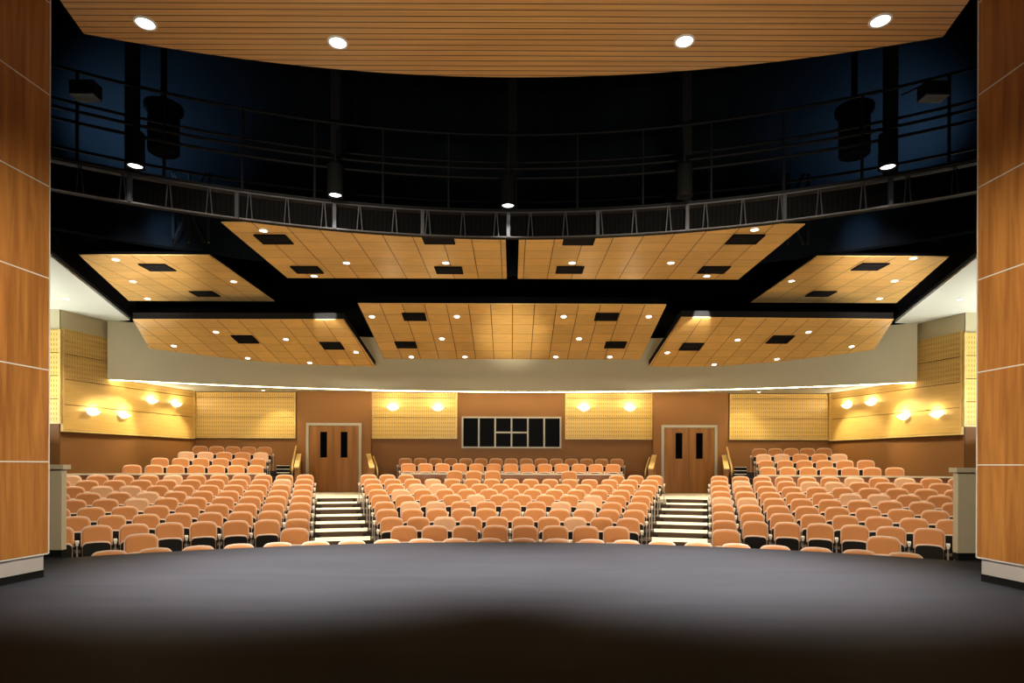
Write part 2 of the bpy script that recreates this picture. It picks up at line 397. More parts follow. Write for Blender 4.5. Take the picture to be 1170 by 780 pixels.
for i, x in enumerate([466.6 + (700.4 - 466.6) * i / 12 for i in range(13)]):
    d = 21.5; X = (x - CX) / F * d
    place_seat(math.hypot(X, d), math.atan2(X, d), fl(V1[1]), 'tan seat behind the long ledge under the booth window, %s from the left' % ORD[i + 1], 'seats behind the middle ledge', False, i == 0)
for i, t in enumerate(spread_row(151, 292, 7)):
    place_seat(U1[0], t, fl(U1[1]), 'tan seat just behind the left side ledge, %s from the left' % ORD[i + 1], 'seats behind the left ledge', False, i == 0)
for i, t in enumerate(spread_row(877.6, 1022.3, 7)):
    place_seat(U1[0], t, fl(U1[1]), 'tan seat just behind the right side ledge, %s from the left' % ORD[i + 1], 'seats behind the right ledge', False, i == 0)
# the remaining rear seats, small in the photo: one object
mb = MB(); idx = {'fabric': 0, 'shell': 1, 'pan': 2, 'arm': 3, 'stand': 4, 'fabric_pale': 5}
def bake(rho, th, z, pale=False, first=False):
    T = Matrix.Translation(pol(rho, th, z)) @ Matrix.Rotation(-th, 4, 'Z')
    for nm, (b, mt) in parts_.items():
        if nm.startswith('aisle') and not first: continue
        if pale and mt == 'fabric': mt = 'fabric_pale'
        o = len(mb.v); mb.v += [tuple(T @ Vector(v)) for v in b.v]
        mb.f += [tuple(o + q for q in f) for f in b.f]; mb.m += [idx[mt]] * len(b.f); mb.sm += b.sm
for i, x in enumerate([463.3 + (704.7 - 463.3) * i / 14 for i in range(15)]):
    d = 23.9; X = (x - CX) / F * d; bake(math.hypot(X, d), math.atan2(X, d), fl(V2[1]), False, i == 0)
for (rho, lv), L_, R_ in ((U2, (182.8, 295.3, 6), (875.4, 989.2, 6)), (U3, (212.6, 298, 5), (872.5, 958.7, 5)), (U4, (228.7, 302.4, 5), (867.7, 941.5, 5))):
    for sp_ in (L_, R_):
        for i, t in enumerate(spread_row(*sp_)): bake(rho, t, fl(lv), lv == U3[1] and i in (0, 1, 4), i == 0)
tag(mb.build('rear_seats', [M['fabric'], M['shell'], M['pan'], M['arm'], M['stand'], M['fabric_pale']]),
    'small tan seats in the rearmost rows below the back wall', 'seats', 'rearmost seats', 'stuff')
bpy.data.objects.remove(_arm); bpy.data.objects.remove(_std)
for proto_ in (SEAT, PALE):
    for ch in list(proto_.children): bpy.data.objects.remove(ch)
    bpy.data.objects.remove(proto_)

# ------------------------------------------------------------ floors
mb = MB()
n = 40; T = 0.86
pts = [tuple(pol(10.82, -T + 2 * T * k / n)[:2]) for k in range(n + 1)]
poly = [(-16, pts[0][1])] + pts + [(16, pts[0][1]), (16, -6), (-16, -6)]
poly = list(reversed(poly))
mb.prism(poly, -0.12, 0.0)
struct('floor_stage', mb, M['stage'])
mb = MB(); mb.ring(10.70, 10.78, -T, T, -0.95, -0.12, n); struct('wall_stage_front', mb, M['black'])
mb = MB()
A = 0.95
mb.prism([(-19, -6.2), (19, -6.2), (19, 25.4), (-19, 25.4)], -1.25, fl(ROW[1][1]))
base = -1.2
mb.ring(11.62, 30.0, -A, A, base, fl(ROW[2][1]), 48)
for k in range(4, 11):
    r0 = ROW[k][0] - 0.52; mb.ring(r0, 30.0 - 0.01 * k, -A, A, base, fl(ROW[k][1]), 48)
struct('floor_seating_tiers', mb, [M['tier']])
# landing and rear tiers
LAND = EYE - 1.05
mb = MB()
mb.ring(20.72, 29.8, -0.36, -0.19, base, LAND, 8); mb.ring(20.72, 29.8, 0.19, 0.36, base, LAND, 8)
struct('floor_landing', mb, [M['tread']])
mb = MB()
for s in (-1, 1):
    t0, t1 = (-0.95, -0.333) if s < 0 else (0.333, 0.95)
    for kk, (rho, lv) in enumerate((U1, U2, U3, U4)):
        lim = (.95, .524, .493, .476)[kk]
        if s < 0: t0 = -lim
        else: t1 = lim
        r0 = 21.3 if kk == 0 else rho - 0.45
        mb.ring(r0, 29.7 - kk * 0.05, t0, t1, base, fl(lv), 20)
mb.ring(21.1, 29.7, -0.208, 0.208, base, fl(V1[1]), 10); mb.ring(23.55, 29.6, -0.208, 0.208, base, fl(V2[1]), 10)
struct('floor_rear_tiers', mb, [M['tier']])
# aisle steps
def aisle(sgn, label):
    root = empty('aisle_stair', tuple(pol(17, sgn * 0.283, fl(ROW[4][1]))))
    tag(root, label, 'stairs')
    inv = Vector(root.location)
    for k in range(4, 12):
        z = fl(ROW[k][1]) if k < 11 else LAND
        zb = fl(ROW[k - 1][1]) if k > 4 else fl(ROW[3][1])
        r0 = (ROW[k][0] - 0.60) if k < 11 else 20.64
        kk = [q for q in (k, k - 1) if 3 < q < 11]
        if sgn < 0: ta = max(theta(LB[q][1]) + .345 / ROW[q][0] for q in kk); tb = min(theta(R2[q][0] if q < 10 else 421.0) - .345 / ROW[q][0] for q in kk)
        else: ta = max(theta(R2[q][1] if q < 10 else 748.3) + .345 / ROW[q][0] for q in kk); tb = min(theta(RB[q][0]) - .345 / ROW[q][0] for q in kk)
        b = MB(); b.ring(r0, (ROW[k + 1][0] - 0.6 if k < 10 else 20.64) if k < 11 else 20.9, ta, tb, zb, z + 0.012, 4, 1, 0)
        b.v = [tuple(Vector(v) - inv) for v in b.v]
        o = b.build('step', [M['tread'], M['riser']], root)
        for t in (ta + 0.004, tb - 0.004):              # small dark lamp at each end of the riser
            st = MB(); q = pol(r0 - 0.03, t, (z + zb) / 2 - 0.01) - inv
            st.lathe([(0.001, -0.035), (0.04, -0.03), (0.045, 0), (0.04, 0.03), (0.001, 0.035)], 10)
            st.v = [tuple(Vector(v) + q) for v in st.v]; st.build('step_lamp', M['black'], o)
aisle(-1, 'pale carpeted aisle steps climbing to the double door on the left')
aisle(1, 'pale carpeted aisle steps climbing to the double door on the right')
# side stair nosings beside the rear seats
for sgn in (-1, 1):
    root = empty('rear_steps', tuple(pol(22, sgn * 0.36, fl(U1[1]))))
    tag(root, 'short dark steps with pale nosings between rear seats and %s door' % ('left' if sgn < 0 else 'right'), 'stairs', None)
    inv = Vector(root.location)
    ta, tb = (theta(316), theta(331)) if sgn < 0 else (theta(839), theta(853))
    for q, (r, y) in enumerate(((21.9, 540.4), (22.9, 536.3), (23.7, 532.2))):
        z = EYE - (y - 531.2) * r * 0.925 / F
        b = MB(); b.ring(r, r + 1.1, ta, tb, fl(U1[1]) + 0.3, z, 4, 1); b.ring(r - 0.02, r + 0.06, ta, tb, z, z + 0.02, 4, 0)
        b.v = [tuple(Vector(v) - inv) for v in b.v]; b.build('step', [M['tread'], M['black']], root)

# ledges
def ledge(t0, t1, label, r=21.2, zb=None):
    root = empty('ledge_wall', tuple(pol(r, (t0 + t1) / 2, LAND))); inv = Vector(root.location); tag(root, label, 'ledge')
    b = MB(); b.ring(r - 0.05, r + 0.05, t0, t1, fl(ROW[10][1]), EYE - 0.30, 20); b.v = [tuple(Vector(v) - inv) for v in b.v]; b.build('face', M['ledgewood'], root)
    b = MB(); b.ring(r - 0.10, r + 0.10, t0, t1, EYE - 0.30, EYE - 0.255, 20); b.v = [tuple(Vector(v) - inv) for v in b.v]; b.build('cap', M['ledgetop'], root)
ledge(-0.70, theta(303), 'wood faced ledge with pale cap before the rear seats on the left')
ledge(theta(867), 0.70, 'wood faced ledge with pale cap before the rear seats on the right')
ledge(theta(458), theta(712.5), 'dark wood ledge with pale cap below the booth window')

# ------------------------------------------------------------ walls
DW, DB = 25.0, 24.7
def wallbox(name, a, b, z0, z1, mat, thick=0.2):
    """upright wall slab from plan point a to b; thickness goes to the far side (left of a->b)"""
    a, b = Vector((*a, 0)), Vector((*b, 0)); d = (b - a).normalized(); nrm = Vector((-d.y, d.x, 0)) * thick
    m = MB(); m.prism([tuple(a[:2]), tuple(b[:2]), tuple((b + nrm)[:2]), tuple((a + nrm)[:2])], z0, z1)
    return struct(name, m, mat)
ZS = EYE + 2.87            # height of the rear soffit
CL, CR = (-12.55, DW), (12.55, DW)
wallbox('wall_back', CL, CR, -1.2, ZS + 0.3, M['brown'])
SLx, SLy = -14.07, 19.62
wallbox('wall_side_left', (SLx, SLy), CL, -1.2, EYE + 4.9, M['brown'])
wallbox('wall_side_right', CR, (-SLx, SLy), -1.2, EYE + 4.9, M['brown'])
wallbox('wall_return_left', (-19, 19.6), (SLx - 0.02, 19.6), -1.2, EYE + 4.9, M['brown'])
wallbox('wall_return_right', (-SLx + 0.02, 19.6), (19, 19.6), -1.2, EYE + 4.9, M['brown'])
wallbox('wall_left', (-19, -6), (-19, 19.6), -1.2, 11, M['void'])
wallbox('wall_right', (19, 19.6), (19, -6), -1.2, 11, M['void'])
wallbox('wall_stage_back', (19, -6), (-19, -6), -1.2, 11, M['void'])
wallbox('wall_far', (-19, 26.5), (19, 26.5), ZS, 11, M['void'])
# upper parts of the side walls are painted grey beige, standing 2 cm proud
for nm, a, b in (('left', (SLx, SLy), CL), ('right', CR, (-SLx, SLy))):
    A_, B_ = Vector((*a, 0)), Vector((*b, 0)); d = (B_ - A_).normalized(); nn = Vector((d.y, -d.x, 0)) * 0.008
    m = MB(); m.prism([tuple((A_ + nn)[:2]), tuple((B_ + nn)[:2]), tuple(B_[:2]), tuple(A_[:2])], EYE + 4.2, EYE + 4.85); struct('wall_upper_' + nm, m, M['beige'])
    x0, x1 = (-19, SLx) if nm == 'left' else (-SLx, 19)
    m = MB(); m.box((x0, 19.57, EYE + 4.17), (x1, 19.6, EYE + 4.85)); struct('wall_upper_return_' + nm, m, M['beige'])
# door bays standing slightly forward
for nm, x0, x1 in (('left', 339.5, 423.5), ('right', 746.5, 831.5)):
    m = MB(); X0, X1 = (x0 - CX) / F * DB, (x1 - CX) / F * DB
    m.box((X0, DB, -0.8), (X1, DW, ZS + 0.1)); struct('wall_bay_' + nm, m, M['brown'])
# rear bulkhead and soffit
def bulk(x): return -6.9 + math.sqrt(31.0 ** 2 - x * x)
XB = 13.50
N = 48
xs = [-XB + 2 * XB * k / N for k in range(N + 1)]
mb = MB(); front = [(x, bulk(x)) for x in xs]; back = [(x, bulk(x) + 0.18) for x in reversed(xs)]
mb.prism(front + back, EYE + 2.85, EYE + 4.805)
struct('wall_bulkhead', mb, M['beige'])
mb = MB()
mb.prism([(x, bulk(x) + 0.16) for x in xs] + [(12.44, 24.97), (-12.44, 24.97)], EYE + 2.9, EYE + 3.05)
struct('ceiling_rear_soffit', mb, M['white'])
mb = MB()
for k in range(N):
    x0, x1 = xs[k], xs[k + 1]
    mb.prism([(x0, bulk(x0) + 0.185), (x1, bulk(x1) + 0.185), (x1, bulk(x1) + 0.235), (x0, bulk(x0) + 0.235)], EYE + 2.838, EYE + 2.862)
cv = mb.build('cove_light', M['cove']); tag(cv, 'long glowing cove light line along the lower edge of the curved bulkhead', 'light')
# side ceilings
for nm, s in (('left', -1), ('right', 1)):
    P = [(-9.6, 11.0), (-10.7, 14.6), (-12.75, 21.0), (-13.7, 21.3), (-14.4, 20.0), (-14.4, 19.6), (-19, 19.6), (-19, 11.0)]
    P = [(x * -s, y) for x, y in P] if s > 0 else P
    if s < 0: P = P[::-1]
    m = MB(); m.prism(P, EYE + 4.81, EYE + 4.95); struct('ceiling_side_' + nm, m, M['white'])
    Q = [(-9.55, 11.0), (-10.65, 14.6), (-12.7, 21.1)]
    Q2 = [(-9.45, 11.0), (-10.55, 14.6), (-12.6, 21.1)]
    R_ = Q + Q2[::-1]
    if s > 0: R_ = [(-x, y) for x, y in R_][::-1]
    m = MB(); m.prism(R_[::-1], EYE + 4.83, EYE + 6.6); struct('wall_black_fascia_' + nm, m, M['void'])
# black upper hall
mb = MB(); mb.box((-19, -6, 11.0), (19, 26.5, 11.2)); struct('ceiling_upper', mb, M['void'])
mb = MB(); mb.prism([(-19, 21.5), (19, 21.5), (19, 26.4), (-19, 26.4)], EYE + 5.2, EYE + 5.35); struct('ceiling_black_deck', mb, M['void'])
mb = MB(); mb.ring(16.4, 16.6, -0.78, 0.78, EYE + 4.98, 11.0, 60); struct('wall_upper_drum', mb, M['drum'])

# perforated board panels on the walls
def panel(name, a, b, z0, rows, label, mats, grp, hgt=0.781, proud=0.09, off=0.0):
    """stack of boards on the wall line a->b (room on the right of a->b)"""
    a, b = Vector((*a, 0)), Vector((*b, 0)); d = (b - a); L = d.length; d.normalize(); nn = Vector((d.y, -d.x, 0))
    mid = (a + b) / 2; root = empty(name, (mid.x, mid.y, z0)); inv = Vector(root.location); tag(root, label, 'wall panel', grp)
    for r in range(rows):
        zA, zB = z0 + r * hgt + 0.012, z0 + (r + 1) * hgt - 0.012
        if off and r == rows - 1: zB -= off
        m = MB(); w = mats[min(r, len(mats) - 1)]
        p = [a + nn * proud, b + nn * proud, b + nn * .012, a + nn * .012]
        f = [(q.x, q.y) for q in p]
        m.face([(f[0][0], f[0][1], zA), (f[1][0], f[1][1], zA), (f[1][0], f[1][1], zB), (f[0][0], f[0][1], zB)], 0, [(0, 0), (L, 0), (L, zB - zA), (0, zB - zA)])
        for i0, i1 in ((1, 2), (2, 3), (3, 0)):
            m.face([(f[i0][0], f[i0][1], zA), (f[i1][0], f[i1][1], zA), (f[i1][0], f[i1][1], zB), (f[i0][0], f[i0][1], zB)], 1)
        m.face([(q[0], q[1], zA) for q in reversed(f)], 1); m.face([(q[0], q[1], zB) for q in f], 1)
        m.v = [tuple(Vector(v) - inv) for v in m.v]
        m.build('board', [M[w], M['trimwood']], root)
    m = MB()                                            # maple edge trim: bottom and the two ends
    e = 0.05
    def strip(p0, p1, za, zb): m.prism([tuple((p0 + nn * (proud + 0.02))[:2]), tuple((p1 + nn * (proud + 0.02))[:2]), tuple((p1 + nn * .012)[:2]), tuple((p0 + nn * .012)[:2])], za, zb)
    strip(a - d * e, b + d * e, z0 - 0.06, z0); strip(a - d * e, a - d * 0.001, z0, z0 + rows * hgt - off); strip(b + d * 0.001, b + d * e, z0, z0 + rows * hgt - off)
    m.v = [tuple(Vector(v) - inv) for v in m.v]; m.build('edge_trim', M['trimwood'], root)
Zp = EYE + 1.12
def wx(px, d=DW): return (px - CX) / F * d
panel('acoustic_wall_panel', (wx(226), DW), (wx(337), DW), Zp, 3, 'perforated maple wall panel left of the left door, no sconces on it', ['perf'], 'perforated panels on the back wall', off=0.58)
panel('acoustic_wall_panel', (wx(426), DW), (wx(521), DW), Zp, 3, 'perforated maple wall panel with two sconces between left door and booth window', ['perf'], 'perforated panels on the back wall', off=0.58)
panel('acoustic_wall_panel', (wx(647), DW), (wx(743), DW), Zp, 3, 'perforated maple wall panel with two sconces between booth window and right door', ['perf'], 'perforated panels on the back wall', off=0.58)
panel('acoustic_wall_panel', (wx(834), DW), (wx(947), DW), Zp, 3, 'perforated maple wall panel right of the right door, no sconces on it', ['perf'], 'perforated panels on the back wall', off=0.58)
for s, nm in ((-1, 'left'), (1, 'right')):
    p0, p1 = (Vector((SLx, SLy)), Vector(CL)) if s < 0 else (Vector(CR), Vector((-SLx, SLy)))
    dd = (p1 - p0).normalized()
    q0, q1 = (p0 + dd * 0.05, p1 - dd * 0.20) if s < 0 else (p0 + dd * 0.20, p1 - dd * 0.05)
    panel('acoustic_wall_panel', tuple(q0), tuple(q1), Zp - 0.04, 4, 'tall maple panel with four sconces on the angled %s side wall' % nm, ['plain', 'plain', 'perf2', 'perf2'], 'side wall panels', hgt=0.79)
    a, b = ((-16.5, 19.6), (SLx + 0.03, 19.6)) if s < 0 else ((-SLx - 0.03, 19.6), (16.5, 19.6))
    panel('acoustic_wall_panel', a, b, EYE + 1.32, 4, 'narrow visible slotted maple panel beside the %s proscenium column' % nm, ['perf'], 'return wall panels', hgt=0.715)

# ------------------------------------------------------------ doors, booth window
def door(name, px0, px1, ptop):
    X0, X1 = wx(px0, DB), wx(px1, DB); root = empty(name, ((X0 + X1) / 2, DB, LAND)); tag(root, kind='structure')
    H = (532 - ptop) * DB / F + EYE - LAND; W = X1 - X0; fr = 0.10
    m = MB()
    m.box((-W / 2, -0.06, 0), (-W / 2 + fr, 0.02, H)); m.box((W / 2 - fr, -0.06, 0), (W / 2, 0.02, H)); m.box((-W / 2 + fr, -0.06, H - fr), (W / 2 - fr, 0.02, H))
    m.build('frame', M['metalframe'], root)
    for s in (-1, 1):
        m = MB(); x0, x1 = (0.006, W / 2 - fr - 0.01)
        if s < 0: x0, x1 = -x1, -x0
        gx = s * 0.40; gw = 0.135; g0, g1 = 1.35, 2.36
        for bx in (((x0, -0.03, 0.01), (gx - gw, 0.015, H - fr - 0.01)), ((gx + gw, -0.03, 0.01), (x1, 0.015, H - fr - 0.01)), ((gx - gw, -0.03, 0.01), (gx + gw, 0.015, g0)), ((gx - gw, -0.03, g1), (gx + gw, 0.015, H - fr - 0.01))):
            m.box(*bx)
        leaf = m.build('door_leaf', M['door'], root)
        g = MB(); g.box((gx - gw, -0.02, g0), (gx + gw, 0.0, g1)); g.build('glass_pane', M['glass'], leaf)
        hnd = MB(); hnd.box((s * 0.05 - 0.015, -0.07, 1.0), (s * 0.05 + 0.015, -0.055, 1.28)); hnd.box((s * 0.05 - 0.01, -0.06, 1.02), (s * 0.05 + 0.01, -0.03, 1.04)); hnd.box((s * 0.05 - 0.01, -0.06, 1.24), (s * 0.05 + 0.01, -0.03, 1.26))
        hnd.build('push_plate', M['door'], leaf)
    return root
door('door_1', 350, 413.2, 483.8)
door('door_2', 755.3, 819, 484.8)
root = empty('window_1', (wx(584.3), DW, EYE)); tag(root, kind='structure')
W2 = wx(641) - wx(527.5); zt, zb_ = (532 - 476) * DW / F, (532 - 512) * DW / F
m = MB(); f = 0.06
m.box((-W2 / 2, -0.08, zt - f), (W2 / 2, -0.01, zt)); m.box((-W2 / 2, -0.08, zb_), (W2 / 2, -0.01, zb_ + f))
for k in range(7):
    x = -W2 / 2 + f / 2 + (W2 - f) * k / 6; m.box((x - f / 2, -0.08, zb_ + f), (x + f / 2, -0.01, zt - f))
xm = (W2 - f) / 6; m.box((-xm + f / 2, -0.075, (zt + zb_) / 2 - f / 2), (xm - f / 2, -0.015, (zt + zb_) / 2 + f / 2))
m.build('window_frame', M['metalframe'], root)
for k in range(6):
    x0 = -W2 / 2 + f / 2 + (W2 - f) * k / 6
    for (za, zc) in (((zb_ + f, (zt + zb_) / 2 - f / 2), ((zt + zb_) / 2 + f / 2, zt - f)) if k in (2, 3) else ((zb_ + f, zt - f),)):
        m = MB(); m.box((x0 + f / 2, -0.03, za), (x0 + xm - f / 2, -0.02, zc)); m.build('pane', M['glass'], root)

# ------------------------------------------------------------ low walls and handrails at the landing
def low_wall(s, x_far, x_near, side, lbl):
    mir = lambda x: x
    zf, zn = EYE + (531.5 - 518.3) * 24.6 / F, EYE + (531.5 - 533.2) * 21.5 / F
    Xf, Xn = wx(x_far, 24.6), wx(x_near, 21.5)
    root = empty('landing_low_wall', ((Xf + Xn) / 2, 23, LAND)); inv = Vector(root.location); tag(root, lbl, 'low wall')
    w = 0.075
    m = MB(); poly = [(Xn - w, 21.5), (Xn + w, 21.5), (Xf + w, 24.6), (Xf - w, 24.6)]
    zz = lambda x, y: zn + (zf - zn) * (y - 21.5) / 3.1
    m.prism(poly, LAND - 0.4, lambda x, y: zz(x, y) - 0.04); m.v = [tuple(Vector(v) - inv) for v in m.v]; m.build('body', M['door'], root)
    m = MB(); poly = [(Xn - w - .015, 21.46), (Xn + w + .015, 21.46), (Xf + w + .015, 24.6), (Xf - w - .015, 24.6)]
    m.prism(poly, lambda x, y: zz(x, y) - 0.04, zz); m.v = [tuple(Vector(v) - inv) for v in m.v]; m.build('cap', M['trimwood'], root)
def handrail(pxs, lbl):
    p = [at_depth(*q) for q in pxs]
    root = empty('handrail', tuple(p[-1])); inv = p[-1]; tag(root, lbl, 'handrail')
    m = MB(); m.tube([q - inv for q in p], 0.033, 8); m.build('rail', M['trimwood'], root)
    m = MB(); m.tube([p[-2] - inv, Vector((0, 0, -0.55))], 0.022, 8); m.tube([(p[0] + p[1]) / 2 - inv, (p[0] + p[1]) / 2 - inv - Vector((0, 0, 0.9))], 0.018, 8); m.build('post', M['stand'], root)
low_wall(-1, 341.8, 339.2, 1, 'short sloping wood wall with pale cap, outer side of the left door')
low_wall(-1, 421, 425.3, 1, 'short sloping wood wall with pale cap between left door and booth seats')
low_wall(1, 747.5, 743.4, 1, 'short sloping wood wall with pale cap between booth seats and right door')
low_wall(1, 827.2, 830, 1, 'short sloping wood wall with pale cap, outer side of the right door')
handrail([(338.5, 509.6, 24.6), (336.2, 520, 23.6), (333.9, 531.5, 22.4), (333.8, 541, 22.3)], 'slim wooden handrail beside the low wall outside the left door')
handrail([(426.5, 521.5, 24.6), (429.3, 529, 23.6), (431.2, 537, 22.6), (431.2, 543, 22.5)], 'slim wooden handrail between left door and booth seats')
handrail([(742, 522.5, 24.6), (739.5, 530, 23.6), (737.5, 538, 22.6), (737.4, 544, 22.5)], 'slim wooden handrail between booth seats and right door')
handrail([(830.5, 511, 24.6), (833, 522, 23.6), (835.8, 533, 22.4), (836, 543, 22.3)], 'slim wooden handrail beside the low wall outside the right door')

# ------------------------------------------------------------ proscenium columns, piers, slatted soffit
def column(s, Xf, df, Xn, dn, ph, lbl):
    """wood clad column; visible face from (Xf,df) to a point nearer the camera"""
    face_d = Vector((Xn - Xf, dn - df)).normalized(); Pn = Vector((Xf, df)) + face_d * 4.2
    root = empty('proscenium_column', (Xf, df, 0)); inv = Vector((Xf, df, 0)); tag(root, lbl, 'column', None)
    out = Vector((-1, 0)) if s < 0 else Vector((1, 0))
    def quad(ins, z0, z1):
        a = Vector((Xf, df)) + out * ins + Vector((0, -ins)); b = Pn + out * ins; c = Pn + out * 1.8; d = Vector((Xf, df - ins)) + out * 1.8
        pl = [a, b, c, d] if s > 0 else [a, d, c, b]
        pl = [tuple(q) for q in pl]
        return pl
    top = 7.4; zb0 = 0.268
    m = MB(); m.prism(quad(0.0, 0, 0)[::-1] if False else quad(0.0, 0, 0), zb0 + 0.012, top); m.v = [tuple(Vector(v) - inv) for v in m.v]; fix_normals(m.build('wood_cladding', M['cherry'], root))
    m = MB()
    for k in range(0, 7):
        z = zb0 + k * ph
        ln = 0.012
        a = Vector((Xf, df)) - out * 0.004; b = Pn - out * 0.004
        pl = [tuple(a), tuple(b), tuple(b + out * .02), tuple(a + out * .02)]
        if s < 0: pl = pl[::-1]
        m.prism(pl, z - 0.006, z + 0.008)
    a = Vector((Xf, df)) - out * 0.006
    pl = [tuple(a), tuple(a + out * 0.02), tuple(a + out * 0.02 + Vector((0, .015))), tuple(a + Vector((0, .015)))]
    m.prism(pl if s > 0 else pl[::-1], zb0, top)
    m.v = [tuple(Vector(v) - inv) for v in m.v]; fix_normals(m.build('metal_seams', M['seam'], root))
    m = MB(); m.prism(quad(0.03, 0, 0), 0.085, zb0); m.v = [tuple(Vector(v) - inv) for v in m.v]; fix_normals(m.build('grey_base', M['whitebase'], root))
    m = MB(); m.prism(quad(0.026, 0, 0), 0.0, 0.085); m.v = [tuple(Vector(v) - inv) for v in m.v]; fix_normals(m.build('black_kick_strip', M['black'], root))
column(-1, -5.41, 7.35, -5.47, 6.73, 1.069, 'tall cherry wood clad column with metal seams on the left stage side')
column(1, 5.385, 7.29, 5.435, 6.69, 1.069, 'tall cherry wood clad column with metal seams on the right stage side')
for s, lbl in ((-1, 'low beige guard wall end with cap and black base beside left column'), (1, 'low beige guard wall end with cap and black base beside right column')):
    X = -6.36 if s < 0 else 6.30
    root = empty('guard_wall', (X, 8.95, 0)); tag(root, lbl, 'guard wall')
    o = s
    def bx(x0, x1): return (min(x0 * o, x1 * o), max(x0 * o, x1 * o))
    m = MB(); a, b = bx(0, 2.4); m.box((a, -0.05, 0.10), (b, 0.05, EYE - 0.07)); m.build('body', M['pier'], root)
    m = MB(); a, b = bx(-0.04, 2.4); m.box((a, -0.08, EYE - 0.07), (b, 0.08, EYE - 0.005)); m.build('cap', M['pier'], root)
    m = MB(); a, b = bx(0.0, 2.4); m.box((a, -0.055, 0.0), (b, 0.055, 0.10)); m.build('black_base', M['black'], root)
# slatted soffit over the stage front
HS = EYE + 5.46
mb = MB(); R = 17.6; cy = 8.86 - R
arc = [(-5.45 + 10.9 * k / 30, cy + math.sqrt(R * R - (-5.45 + 10.9 * k / 30) ** 2)) for k in range(31)]
poly = [(5.05, 5.9)] + [(x, y) for x, y in reversed(arc)] + [(-5.05, 5.9)]
root = empty('slatted_ceiling_soffit', (0, 6.5, HS)); tag(root, 'curved slatted maple ceiling over the stage front with four big downlights', 'ceiling panel')
mb.prism(poly, -0.0, 0.03); mb.v = [(v[0], v[1] - 6.5, v[2]) for v in mb.v]; mb.build('slatted_boards', M['slats'], root)
mb = MB(); mb.prism([(x * .998, y - 0.01) for x, y in poly], 0.03, 0.35); mb.v = [(v[0], v[1] - 6.5, v[2]) for v in mb.v]; mb.build('black_frame', M['black'], root)

# ------------------------------------------------------------ ceiling clouds
TS = 0.61
def spot(parent, energy, deg, col=(1, 0.86, 0.66), blend=0.6, rad=0.06, name='lamp', loc=(0, 0, -0.04), rot=(0, 0, 0)):
    L = bpy.data.lights.new(name, 'SPOT'); L.energy = energy; L.spot_size = math.radians(deg); L.spot_blend = blend; L.color = col; L.shadow_soft_size = rad
    L.spot_blend = blend; o = bpy.data.objects.new(name, L); C.objects.link(o); o.parent = parent; o.location = loc; o.rotation_euler = rot; return o
def cloud(name, pts, a, b, x0, d0, label, grp, thick=0.2, tv=TS):
    cen = Vector((sum(p.x for p in pts) / len(pts), sum(p.y for p in pts) / len(pts), 0)); cen.z = EYE + a - b * cen.y
    root = empty(name, tuple(cen)); tag(root, label, 'ceiling panel', grp)
    zf = lambda x, y: EYE + a - b * y
    # order CCW seen from above
    area = sum(pts[i].x * pts[(i + 1) % len(pts)].y - pts[(i + 1) % len(pts)].x * pts[i].y for i in range(len(pts)))
    if area < 0: pts = pts[::-1]
    k = math.sqrt(1 + b * b)
    m = MB()
    m.face([tuple(Vector((p.x, p.y, zf(p.x, p.y))) - cen) for p in reversed(pts)], 0, [((p.x - x0) / TS, (p.y - d0) * k / tv) for p in reversed(pts)])
    m.prism([tuple((p - cen)[:2]) for p in pts], lambda x, y: zf(x, y + cen.y) - cen.z + 0.001, lambda x, y: zf(x, y + cen.y) - cen.z + 0.02, 1)
    m.build('wood_face', [M['maple'], M['trimwood']], root)
    m = MB(); q = [cen + (p - cen) * 0.9985 for p in pts]
    m.prism([tuple((p - cen)[:2]) for p in q], lambda x, y: zf(x, y + cen.y) - cen.z + 0.02, lambda x, y: zf(x, y + cen.y) - cen.z + thick, 0)
    m.build('black_frame', M['charcoal' if label.startswith('rear') else 'void'], root)
    return root
V = lambda x, y: Vector((x, y, 0))
cloud('wooden_ceiling_cloud', [V(-5.75, 12.42), V(-.15, 12.42), V(-.15, 16.08), V(-5.75, 16.08)], 4.77, 0, -5.75, 12.42, 'near maple ceiling panel left of the middle gap, just behind the catwalk', 'suspended maple ceiling panels', tv=0.523)
cloud('wooden_ceiling_cloud', [V(.13, 12.42), V(5.76, 12.42), V(5.76, 16.08), V(.13, 16.08)], 4.77, 0, 5.76, 12.42, 'near maple ceiling panel right of the middle gap, just behind the catwalk', 'suspended maple ceiling panels', tv=0.523)
cloud('wooden_ceiling_cloud', [V(-10.12, 14.7), V(-7.07, 14.7), V(-7.1, 18.8), V(-11.45, 18.8)], 4.88, 0, -7.08, 14.7, 'outer left maple ceiling panel with a slanted outer edge', 'suspended maple ceiling panels', 0.09)
cloud('wooden_ceiling_cloud', [V(10.12, 14.62), V(7.07, 14.62), V(7.1, 18.75), V(11.42, 18.75)], 4.88, 0, 7.08, 14.62, 'outer right maple ceiling panel with a slanted outer edge', 'suspended maple ceiling panels', 0.09)
bC = 0.2528; aC = 4.46 + bC * 17.4
cloud('wooden_ceiling_cloud', [V(-4.27, 17.4), V(4.25, 17.4), V(4.25, 21.0), V(-4.27, 21.0)], aC, bC, -4.27, 17.4, 'broad central maple ceiling panel above the rear of the middle seats', 'suspended maple ceiling panels')
bD = 0.2; aD = 4.17 + bD * 18.1
pl = [on_plane(x, y, aD, bD) for x, y in ((151.5, 365), (393, 365.2), (429, 418.7), (384, 417.6), (342, 416.3), (280, 411.5), (220.5, 404.4), (171, 398.2))]
cloud('wooden_ceiling_cloud', pl, aD, bD, pl[1].x, pl[1].y, 'rear left maple ceiling panel with a curved far edge before the bulkhead', 'suspended maple ceiling panels')
pr = [on_plane(x, y, aD, bD) for x, y in ((1021, 365), (778, 362.6), (741, 418.7), (787, 419), (829, 417.7), (890, 413), (950, 406.2), (999, 399.3))]
